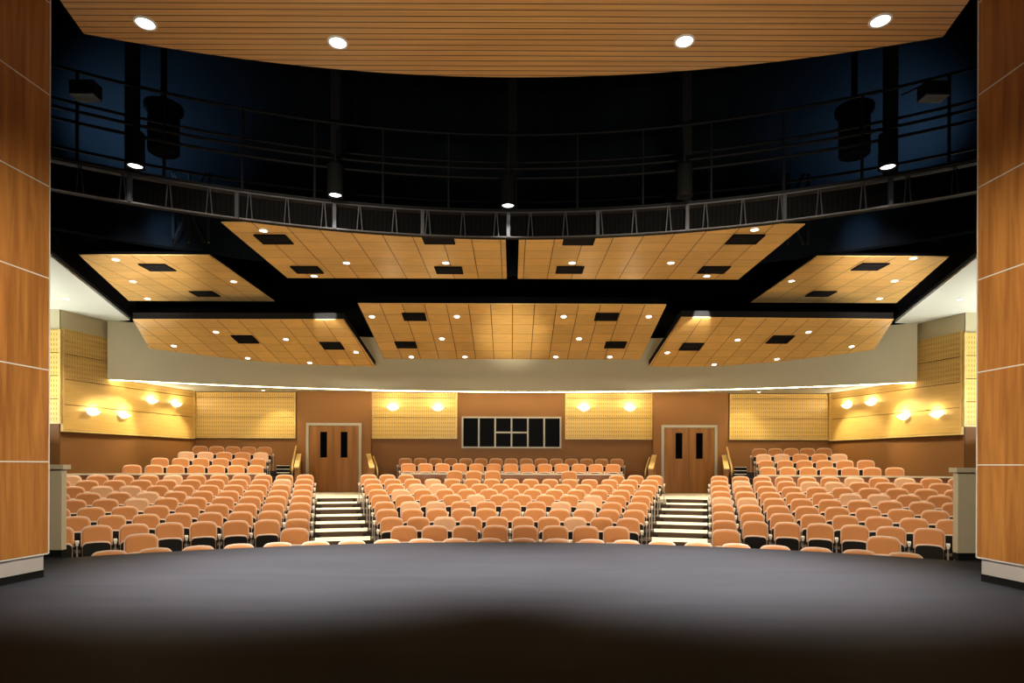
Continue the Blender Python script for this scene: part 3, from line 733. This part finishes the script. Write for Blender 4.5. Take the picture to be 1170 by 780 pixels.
cloud('wooden_ceiling_cloud', pr, aD, bD, pr[1].x, pr[1].y, 'rear right maple ceiling panel with a curved far edge before the bulkhead', 'suspended maple ceiling panels')

def lamp_proto(name, r, lens, power, deg, col):
    root = empty(name)
    m = MB(); m.lathe([(r * 1.28, 0.0), (r * 1.25, -0.012), (r * 1.02, -0.014), (r, -0.002), (r * 0.97, 0.0)], 20); m.build('trim_ring', M['ring'], root)
    m = MB(); m.lathe([(0.001, -0.006), (r * 0.5, -0.006), (r * 0.99, -0.005)], 20); m.build('lens', M[lens], root)
    spot(root, power, deg, col, 1.0 if lens == 'lens_cool' else 0.6)
    return root
clouds_l = {
 'near left ceiling panel': ((4.77, 0), [(301, 263), (396, 300), (359, 315), (509.4, 300)]),
 'near right ceiling panel': ((4.77, 0), [(653.7, 300), (766.5, 300), (862.3, 261.8), (807.6, 315)]),
 'outer left ceiling panel': ((4.88, 0), [(132.3, 296.3), (152, 321.3), (267, 321.3), (168.5, 341)]),
 'outer right ceiling panel': ((4.88, 0), [(1043.5, 294.6), (1022.3, 320.6), (904.4, 320.6), (1004.9, 341)]),
 'central ceiling panel': ((aC, bC), [(425, 361.3), (522, 361.3), (644, 361.3), (741.2, 361.3), (505, 386.6), (661.5, 386.6), (470, 407.4), (531.3, 407.4), (634.9, 407.4), (696.8, 407.4)]),
 'rear left ceiling panel': ((aD, bD), [(246.8, 379), (198.6, 394.8), (283, 408.8), (326.8, 387.3), (353.8, 414), (406.8, 402)]),
 'rear right ceiling panel': ((aD, bD), [(923.8, 379), (973, 395.5), (887.6, 409.8), (842.8, 388), (816, 416), (762.4, 402.6)])}
PW = 310
proto = lamp_proto('recessed_downlight', 0.075, 'lens', PW, 95, (1, 0.85, 0.62)); first = True
def put_light(p, b, label, grp):
    global first
    r = proto if first else copy_tree(proto); first = False
    r.location = p - Vector((0, 0, 0.004)); r.rotation_euler = (-math.atan(b), 0, 0)
    tag(r, label, 'light', grp); return r
for nm, ((a, b), pts) in clouds_l.items():
    for i, (x, y) in enumerate(sorted(pts)):
        put_light(on_plane(x, y, a, b), b, 'small round downlight glowing in the %s, %s from the left' % (nm, ORD[i + 1]), 'downlights in the ' + nm)
for nm, x, y in (('left', 76, 341), ('right', 1097.5, 341.5)):
    p = on_plane(x, y, 4.81); put_light(p, 0, 'round downlight in the pale side ceiling next to the %s column' % nm, 'side ceiling downlights')
for nm, x, y in (('left', 301, 447), ('right', 867, 449)):
    p = at_depth(x, y, 24.42); p.z = EYE + 2.9; r = put_light(p, 0, 'tiny downlight in the rear soffit, outward of the %s door' % nm, 'rear soffit downlights')
    for ch in r.children:
        if ch.type == 'LIGHT': ch.data = ch.data.copy(); ch.data.spot_size = math.radians(52); ch.data.energy = 70
# air vents
vp = empty('ceiling_vent')
m = MB(); m.box((-0.33, -0.31, -0.012), (0.33, 0.31, -0.002)); m.build('louvre_back', M['louvre'], vp)
for k in range(5):
    m = MB(); y = -0.24 + 0.12 * k; m.box((-0.3, y - 0.012, -0.03), (0.3, y + 0.012, -0.012)); m.build('slat', M['louvre2'], vp)
m = MB()
for bxx in (((-.33, -.31, -.03), (.33, -.285, -.012)), ((-.33, .285, -.03), (.33, .31, -.012)), ((-.33, -.285, -.03), (-.305, .285, -.012)), ((.305, -.285, -.03), (.33, .285, -.012))): m.box(*bxx)
m.build('frame', M['louvre'], vp)
vents = {'near left ceiling panel': ((4.77, 0), [(313, 272.7), (351, 307.6), (501, 272.7), (513, 308)]),
 'near right ceiling panel': ((4.77, 0), [(661.5, 273.8), (651, 307.6), (851, 272.7), (815.5, 307.6)]),
 'outer left ceiling panel': ((4.88, 0), [(180, 304.9), (234, 335)]), 'outer right ceiling panel': ((4.88, 0), [(994, 304), (938, 335)]),
 'central ceiling panel': ((aC, bC), [(473.5, 361.3), (693, 361.3), (464, 393.4), (703.2, 393.4)]),
 'rear left ceiling panel': ((aD, bD), [(280.3, 387), (379.5, 394.4)]), 'rear right ceiling panel': ((aD, bD), [(891.4, 387.3), (789.8, 395.5)])}
fv = True
for nm, ((a, b), pts) in vents.items():
    for i, (x, y) in enumerate(sorted(pts)):
        r = vp if fv else copy_tree(vp); fv = False
        r.location = on_plane(x, y, a, b) - Vector((0, 0, 0.002)); r.scale = (1.0, 0.84 if b == 0 else (0.74 if a == aC else 0.95), 1.0); r.rotation_euler = (-math.atan(b), 0, 0)
        tag(r, 'black louvred air vent in the %s, %s from the left' % (nm, ORD[i + 1]), 'air vent', 'air vents in the ' + nm)
# soffit downlights
sp_ = lamp_proto('recessed_downlight', 0.105, 'lens_cool', 7200, 56, (1, 0.98, 0.97))
for i, (x, y) in enumerate(((166, 26), (386, 48), (782, 46.5), (1006, 23))):
    r = sp_ if i == 0 else copy_tree(sp_); r.location = on_plane(x, y, 5.46) - Vector((0, 0, 0.003))
    for ch in r.children:
        if ch.type == 'LIGHT': ch.rotation_euler = (0.03, (-0.24, -0.05, 0.05, 0.24)[i], 0)
    tag(r, 'large white downlight in the slatted stage soffit, %s from the left' % ORD[i + 1], 'light', 'downlights in the slatted soffit')

# ------------------------------------------------------------ catwalk
RC, YC = 14.0, -1.9
def cat(x, z, r=0.0):
    th = math.asin(max(-1, min(1, x / (RC + r)))); return Vector((x, YC + (RC + r) * math.cos(th), z))
def catpx(px, dr=0.0):          # angle on the catwalk arc whose picture column is px
    u = (px - CX) / F; lo, hi = -0.9, 0.9
    for _ in range(50):
        mid = (lo + hi) / 2
        if (RC + dr) * math.sin(mid) / (YC + (RC + dr) * math.cos(mid)) < u: lo = mid
        else: hi = mid
    return lo
def cpt(th, z, dr=0.0): return Vector(((RC + dr) * math.sin(th), YC + (RC + dr) * math.cos(th), z))
root = empty('lighting_catwalk', (0, 12.1, EYE + 4.4)); inv = Vector(root.location)
tag(root, 'curved dark steel catwalk with grey truss edge hanging across the hall', 'catwalk')
def cbuild(m, name, mat): m.v = [tuple(Vector(v) - inv) for v in m.v]; return m.build(name, mat, root)
TH = 0.66; NA = 60
def arcpts(z, dr=0.0, n=NA): return [cpt(-TH + 2 * TH * k / n, z, dr) for k in range(n + 1)]
Z0, Z1 = EYE + 4.39, EYE + 4.86
for nm, z, w, h in (('bottom_chord', Z0, 0.016, 0.02), ('top_chord', Z1, 0.016, 0.02)):
    m = MB(); A_ = arcpts(z)
    m.loops([[p + Vector((0, 0, h * sz)) + (p - Vector((0, YC, p.z))).normalized() * w * sr for sz, sr in ((-.5, -1), (-.5, 1), (.5, 1), (.5, -1))] for p in A_], smooth=False); cbuild(m, nm, M['steel'])
m = MB(); Z = [(Z0 + .02), (Z1 - .02)]
for k in range(NA):
    t0, t1 = -TH + 2 * TH * k / NA, -TH + 2 * TH * (k + 1) / NA
    m.face([cpt(t0, Z[0], .12), cpt(t1, Z[0], .12), cpt(t1, Z[1], .12), cpt(t0, Z[1], .12)], 0, [(k / NA, 0), ((k + 1) / NA, 0), ((k + 1) / NA, 1), (k / NA, 1)])
cbuild(m, 'corrugated_fascia', M['fascia'])
m = MB()
for k in range(NA):
    t0, t1 = -TH + 2 * TH * k / NA, -TH + 2 * TH * (k + 1) / NA
    q = [cpt(t0, 0, -.02), cpt(t1, 0, -.02), cpt(t1, 0, 1.2), cpt(t0, 0, 1.2)]
    m.prism([(p.x, p.y) for p in q], Z1 + 0.02, Z1 + 0.06)
    q = [cpt(t0, 0, .02), cpt(t1, 0, .02), cpt(t1, 0, .13), cpt(t0, 0, .13)]
    m.prism([(p.x, p.y) for p in q], Z0 - 0.005, Z0 + 0.015)
cbuild(m, 'deck', M['darksteel'])
for x in (147, 270, 381.5, 482, 580, 682, 784, 895, 1016.5):
    m = MB(); t = catpx(x); m.bar(cpt(t, Z0), cpt(t, Z1), 0.065, 0.06); cbuild(m, 'truss_post', M['steel'])
vx = [90, 139, 192, 238, 284, 327, 369, 410, 450, 488, 528, 566, 605, 645, 685, 724, 763, 805, 848, 890, 935, 985, 1036, 1090]
for x in vx:
    t = catpx(x)
    m = MB(); m.bar(cpt(t - .0035, Z0), cpt(t - .001, Z1), 0.016, 0.016); m.bar(cpt(t + .0035, Z0), cpt(t + .001, Z1), 0.016, 0.016); cbuild(m, 'truss_strut', M['steel'])
for z, dr, mt in ((5.52, 0, 'darksteel'), (5.70, 0, 'darksteel'), (6.35, 0, 'darksteel'), (5.52, 1.1, 'darksteel'), (6.35, 1.1, 'darksteel')):
    m = MB(); m.tube(arcpts(EYE + z, dr, 40), 0.026, 6); cbuild(m, 'guard_rail', M[mt])
for k in range(15):
    t = -TH + 2 * TH * (k + .5) / 15
    m = MB(); m.bar(cpt(t, Z1 + .05, 0), cpt(t, EYE + 6.35, 0), 0.035, 0.035); cbuild(m, 'rail_post', M['darksteel'])
HX = (150, 383, 584.5, 782.5, 1016)
for x in HX:
    m = MB(); t = catpx(x, .3); m.bar(cpt(t, Z1 + .06, .3), cpt(t, 11.0, .3), 0.17, 0.17); cbuild(m, 'hanger_post', M['black'])
# cylinder pendants
pp = empty('cylinder_downlight')
m = MB(); m.lathe([(0.001, 0.56), (0.135, 0.56), (0.14, 0.55), (0.14, 0.012), (0.15, 0.0), (0.12, 0.0), (0.105, 0.04)], 28); m.build('housing', M['darksteel'], pp)
m = MB(); m.lathe([(0.001, 0.02), (0.05, 0.02), (0.108, 0.03)], 24); m.build('lens', M['lens_cool'], pp)
m = MB(); m.bar((0, 0, 0.55), (0, 0.0, 1.1), 0.04, 0.04); m.build('stem', M['darksteel'], pp)
for i, (x, y) in enumerate(((154.5, 191), (383, 224), (580.5, 236), (782, 225), (1014.5, 192))):
    r = pp if i == 0 else copy_tree(pp); p = on_plane(x, y, 4.86); r.location = p
    lit = x != 782
    tag(r, 'black cylinder lamp hanging at the catwalk, %s from the left%s' % (ORD[i + 1], '' if lit else ', not lit'), 'light', 'cylinder lamps on the catwalk')
    if not lit:
        for ch in r.children:
            if ch.name.startswith('lens'): ch.data = ch.data.copy(); ch.data.materials[0] = M['pan']
    else: spot(r, 55, 90, (1, .96, .9), loc=(0, 0, -0.02))
# dark box lights on the rail
for i, (x, y, lbl) in enumerate(((97.5, 104.5, 'small black box floodlight on the catwalk rail at the left end'), (1067, 105.5, 'small black box floodlight on the catwalk rail at the right end'))):
    root2 = empty('box_floodlight', tuple(at_depth(x, y, 10.0))); tag(root2, lbl, 'light')
    m = MB(); m.box((-0.19, -0.1, -0.07), (0.19, 0.12, 0.13)); m.build('housing', M['black'], root2)
    m = MB(); m.box((-0.19, -0.11, -0.10), (0.19, 0.12, -0.07)); m.build('front_lip', M['steel'], root2)
    m = MB(); m.bar((-0.2, 0.0, 0.1), (-0.2, 0.5, 0.25), 0.02, 0.02); m.build('bracket', M['darksteel'], root2)
# ducts and dark masses in the upper void
for i, (x, y0, y1, w, lbl) in enumerate(((187, 128, 175, .42, 'round black duct hanging in the upper dark, left'), (976, 130, 178, .42, 'round black duct hanging in the upper dark, right'))):
    p = at_depth(x, y1, 12.9); q = at_depth(x, y0, 12.9); w *= .7; r2 = empty('hanging_duct', tuple(p)); tag(r2, lbl, 'duct')
    m = MB(); m.lathe([(w * .9, 0), (w, 0.02), (w, q.z - p.z), (w * 1.25, q.z - p.z + .03), (w * 1.25, q.z - p.z + .12), (w * .6, q.z - p.z + .16), (w * .2, q.z - p.z + .2), (w * .2, 11 - p.z)], 24, cap0=True); m.build('duct_body', M['void'], r2)
# openings below the drum at the sides: black structure frames in front of the blue wall
for s in (-1, 1):
    r2 = empty('steel_lattice', (s * 6.75, 14.2, EYE + 5.0)); tag(r2, 'dark crossed steel lattice behind the catwalk at the %s' % ('left' if s < 0 else 'right'), 'steel frame')
    m = MB()
    for xa, xb in ((-.9, -.2), (-.2, -.9), (-.55, -.55), (-.9, -.9), (-.1, -.1)):
        m.bar((xa, 0, 0.0), (xb, 0, 1.6), 0.05, 0.05)
    m.build('lattice_bars', M['black'], r2)

# ------------------------------------------------------------ wall sconces
sc = empty('wall_sconce')
m = MB(); nn = 16
rings = []
for r, z in ((0.03, -0.10), (0.10, -0.085), (0.17, -0.045), (0.215, 0.0), (0.235, 0.03)):
    rings.append([(r * math.cos(PI + PI * j / nn), r * math.sin(PI + PI * j / nn) * 0.85 - 0.005, z) for j in range(nn + 1)])
m.loops(rings, closed=False, cap0=False, cap1=False); m.build('glass_bowl', M['bowl'], sc)
m = MB(); m.box((-0.2, -0.012, -0.06), (0.2, 0.0, 0.03)); m.build('wall_plate', M['ring'], sc)
L = bpy.data.lights.new('lamp', 'POINT'); L.energy = 16; L.color = (1, .86, .58); L.shadow_soft_size = 0.03
lo = bpy.data.objects.new('lamp', L); C.objects.link(lo); lo.parent = sc; lo.location = (0, -0.12, 0.05)
fs = True
def put_sconce(p, rz, label, grp):
    global fs
    r = sc if fs else copy_tree(sc); fs = False
    r.location = p; r.rotation_euler = (0, 0, rz); tag(r, label, 'wall lamp', grp)
for i, (x, y) in enumerate(((449, 465.8), (500.3, 466.3), (667.2, 466.3), (719.6, 466.3))):
    p = at_depth(x, y, DW - 0.095); put_sconce(p, 0, 'half bowl wall sconce glowing on the back wall, %s from the left' % ORD[i + 1], 'sconces on the back wall')
for s, nm, pts in ((-1, 'left', ((105.8, 471), (141.3, 474.4), (173, 457.8), (200.8, 461.6))), (1, 'right', ((968.3, 463.3), (995.8, 460), (1032.8, 476), (1070.8, 473.3)))):
    a, b = (Vector((SLx, SLy)), Vector(CL)) if s < 0 else (Vector(CR), Vector((-SLx, SLy)))
    d = (b - a).normalized(); nrm = Vector((d.y, -d.x)); a2 = a + nrm * 0.095
    for i, (x, y) in enumerate(pts):
        dx, dz = ray(x, y)
        # intersect (dx*t, t) with a2 + d*u
        t = (a2.x * d.y - a2.y * d.x) / (dx * d.y - d.x)
        put_sconce(Vector((dx * t, t, dz * t + EYE)), math.atan2(d.y, d.x), 'half bowl wall sconce glowing on the %s side wall, %s from the left' % (nm, ORD[i + 1]), 'sconces on the %s side wall' % nm)

# ------------------------------------------------------------ lights of the hall, and unseen fill lamps added for brightness
def lamp(kind, name, loc, target, energy, col=(1, 1, 1), **kw):
    L = bpy.data.lights.new(name, kind); L.energy = energy; L.color = col
    for k, v in kw.items(): setattr(L, k, v)
    o = bpy.data.objects.new(name, L); C.objects.link(o); o.location = loc
    o.rotation_euler = (Vector(target) - Vector(loc)).to_track_quat('-Z', 'Y').to_euler(); return o
WARM = (1, .84, .64)
for s in (-1, 1):
    lamp('SPOT', 'unseen_house_fill', (s * 3.0, 5.8, 6.3), (s * 4.5, 17, 0.2), 1350, (1, .88, .72), spot_size=math.radians(72), spot_blend=0.7, shadow_soft_size=0.4)  # unseen flood above the frame, added to brighten seats and walls
    lamp('SPOT', 'unseen_cloud_fill', (s * 1.5, 2.6, 0.7), (s * 3.6, 17, 5.2), 2400, (1, .87, .66), spot_size=math.radians(54), spot_blend=0.9, shadow_soft_size=0.4)  # unseen lamp near the camera, added to lift the ceiling panels
    lamp('SPOT', 'unseen_column_fill', (0, 4.6, 4.4), (s * 5.5, 6.8, 1.7), 1500, (1, .92, .72), spot_size=math.radians(62), spot_blend=1.0, shadow_soft_size=0.3)  # no fixture here; added to brighten the columns
    lamp('SPOT', 'unseen_soffit_fill', (s * 2.5, 3.0, 2.6), (s * 2.0, 8.0, 6.7), 420, (1, .88, .66), spot_size=math.radians(80), spot_blend=1.0, shadow_soft_size=0.3)  # added out of view to brighten the slatted soffit
    lamp('SPOT', 'blue_work_light', (s * 8.3, 11.6, 8.2), (s * 8.4, 14.2, 8.9), 1000, (.34, .6, .9), spot_size=math.radians(84), spot_blend=1.0, shadow_soft_size=0.2)
    lamp('SPOT', 'blue_work_light', (s * 7.2, 13.0, 6.6), (s * 7.95, 14.4, 6.6), 170, (.34, .62, .95), spot_size=math.radians(38), spot_blend=1.0, shadow_soft_size=0.1)
    lamp('SPOT', 'added_hotspot_lamp', (s * 0.3, 2.6, 0.7), (s * 9.5, 16.4, 6.2), 26000, (1, .92, .9), spot_size=math.radians(10), spot_blend=1.0, shadow_soft_size=0.2)  # unseen narrow spot, added for hot spots on the outer panels
    lamp('SPOT', 'added_edge_lamp', (s * 5.35, 17.2, EYE + 4.16), (s * 5.37, 18.1, EYE + 4.26), 190, (1, .98, .95), spot_size=math.radians(44), spot_blend=0.4, shadow_soft_size=0.004)  # bare lamp added to make the lit patch on the rear panel's edge
    lamp('AREA', 'side_ceiling_cove', (s * 15.5, 16.5, EYE + 1.2), (s * 14, 17, 9), 330, (.95, 1, .93), shape='RECTANGLE', size=4, size_y=3)
for s in (-1, 1):
    lamp('SPOT', 'wall_washer', (s * 11.2, 23.6, EYE + 2.82), (s * 12.9, 23.2, EYE + 0.2), 300, (1, .84, .5), spot_size=math.radians(75), spot_blend=0.5, shadow_soft_size=0.05)
    lamp('SPOT', 'wall_washer', (s * 12.2, 21.9, EYE + 2.82), (s * 13.8, 20.6, EYE + 0.2), 300, (1, .84, .5), spot_size=math.radians(75), spot_blend=0.6, shadow_soft_size=0.05)
    lamp('SPOT', 'wall_washer', (s * 9.0, 23.7, EYE + 2.82), (s * 9.2, 25, EYE + 0.4), 90, (1, .84, .5), spot_size=math.radians(75), spot_blend=0.5, shadow_soft_size=0.05)
lamp('SPOT', 'added_hotspot_lamp', (0, 2.6, 0.7), (0, 19.2, 5.25), 15000, (1, .93, .82), spot_size=math.radians(9), spot_blend=1.0, shadow_soft_size=0.2)  # likewise added, for the hot spot on the central panel

# ------------------------------------------------------------ camera, world, view
cam = bpy.data.cameras.new('camera'); co = bpy.data.objects.new('camera', cam); C.objects.link(co)
cam.sensor_width = 36; cam.lens = F / 1170 * 36; cam.shift_y = (CY - 390) / 1170; cam.shift_x = (585 - CX) / 1170
co.matrix_world = Matrix.Translation((0, 0, EYE)) @ Matrix.Rotation(PI / 2, 4, 'X') @ Matrix.Rotation(ROLL, 4, 'Z')
cam.clip_start = 0.05; cam.clip_end = 200
S = bpy.context.scene; S.camera = co
w = bpy.data.worlds.new('world'); S.world = w; w.use_nodes = True
w.node_tree.nodes['Background'].inputs[0].default_value = (0.02, 0.02, 0.022, 1); w.node_tree.nodes['Background'].inputs[1].default_value = 0.3
S.view_settings.view_transform = 'Standard'; S.view_settings.look = 'None'; S.view_settings.exposure = 0.22; S.view_settings.gamma = 1.0
S.view_settings.use_curve_mapping = False
S.cycles.use_denoising = True; S.cycles.max_bounces = 8; S.cycles.diffuse_bounces = 4; S.cycles.sample_clamp_indirect = 6.0
print('seats', seat_count)
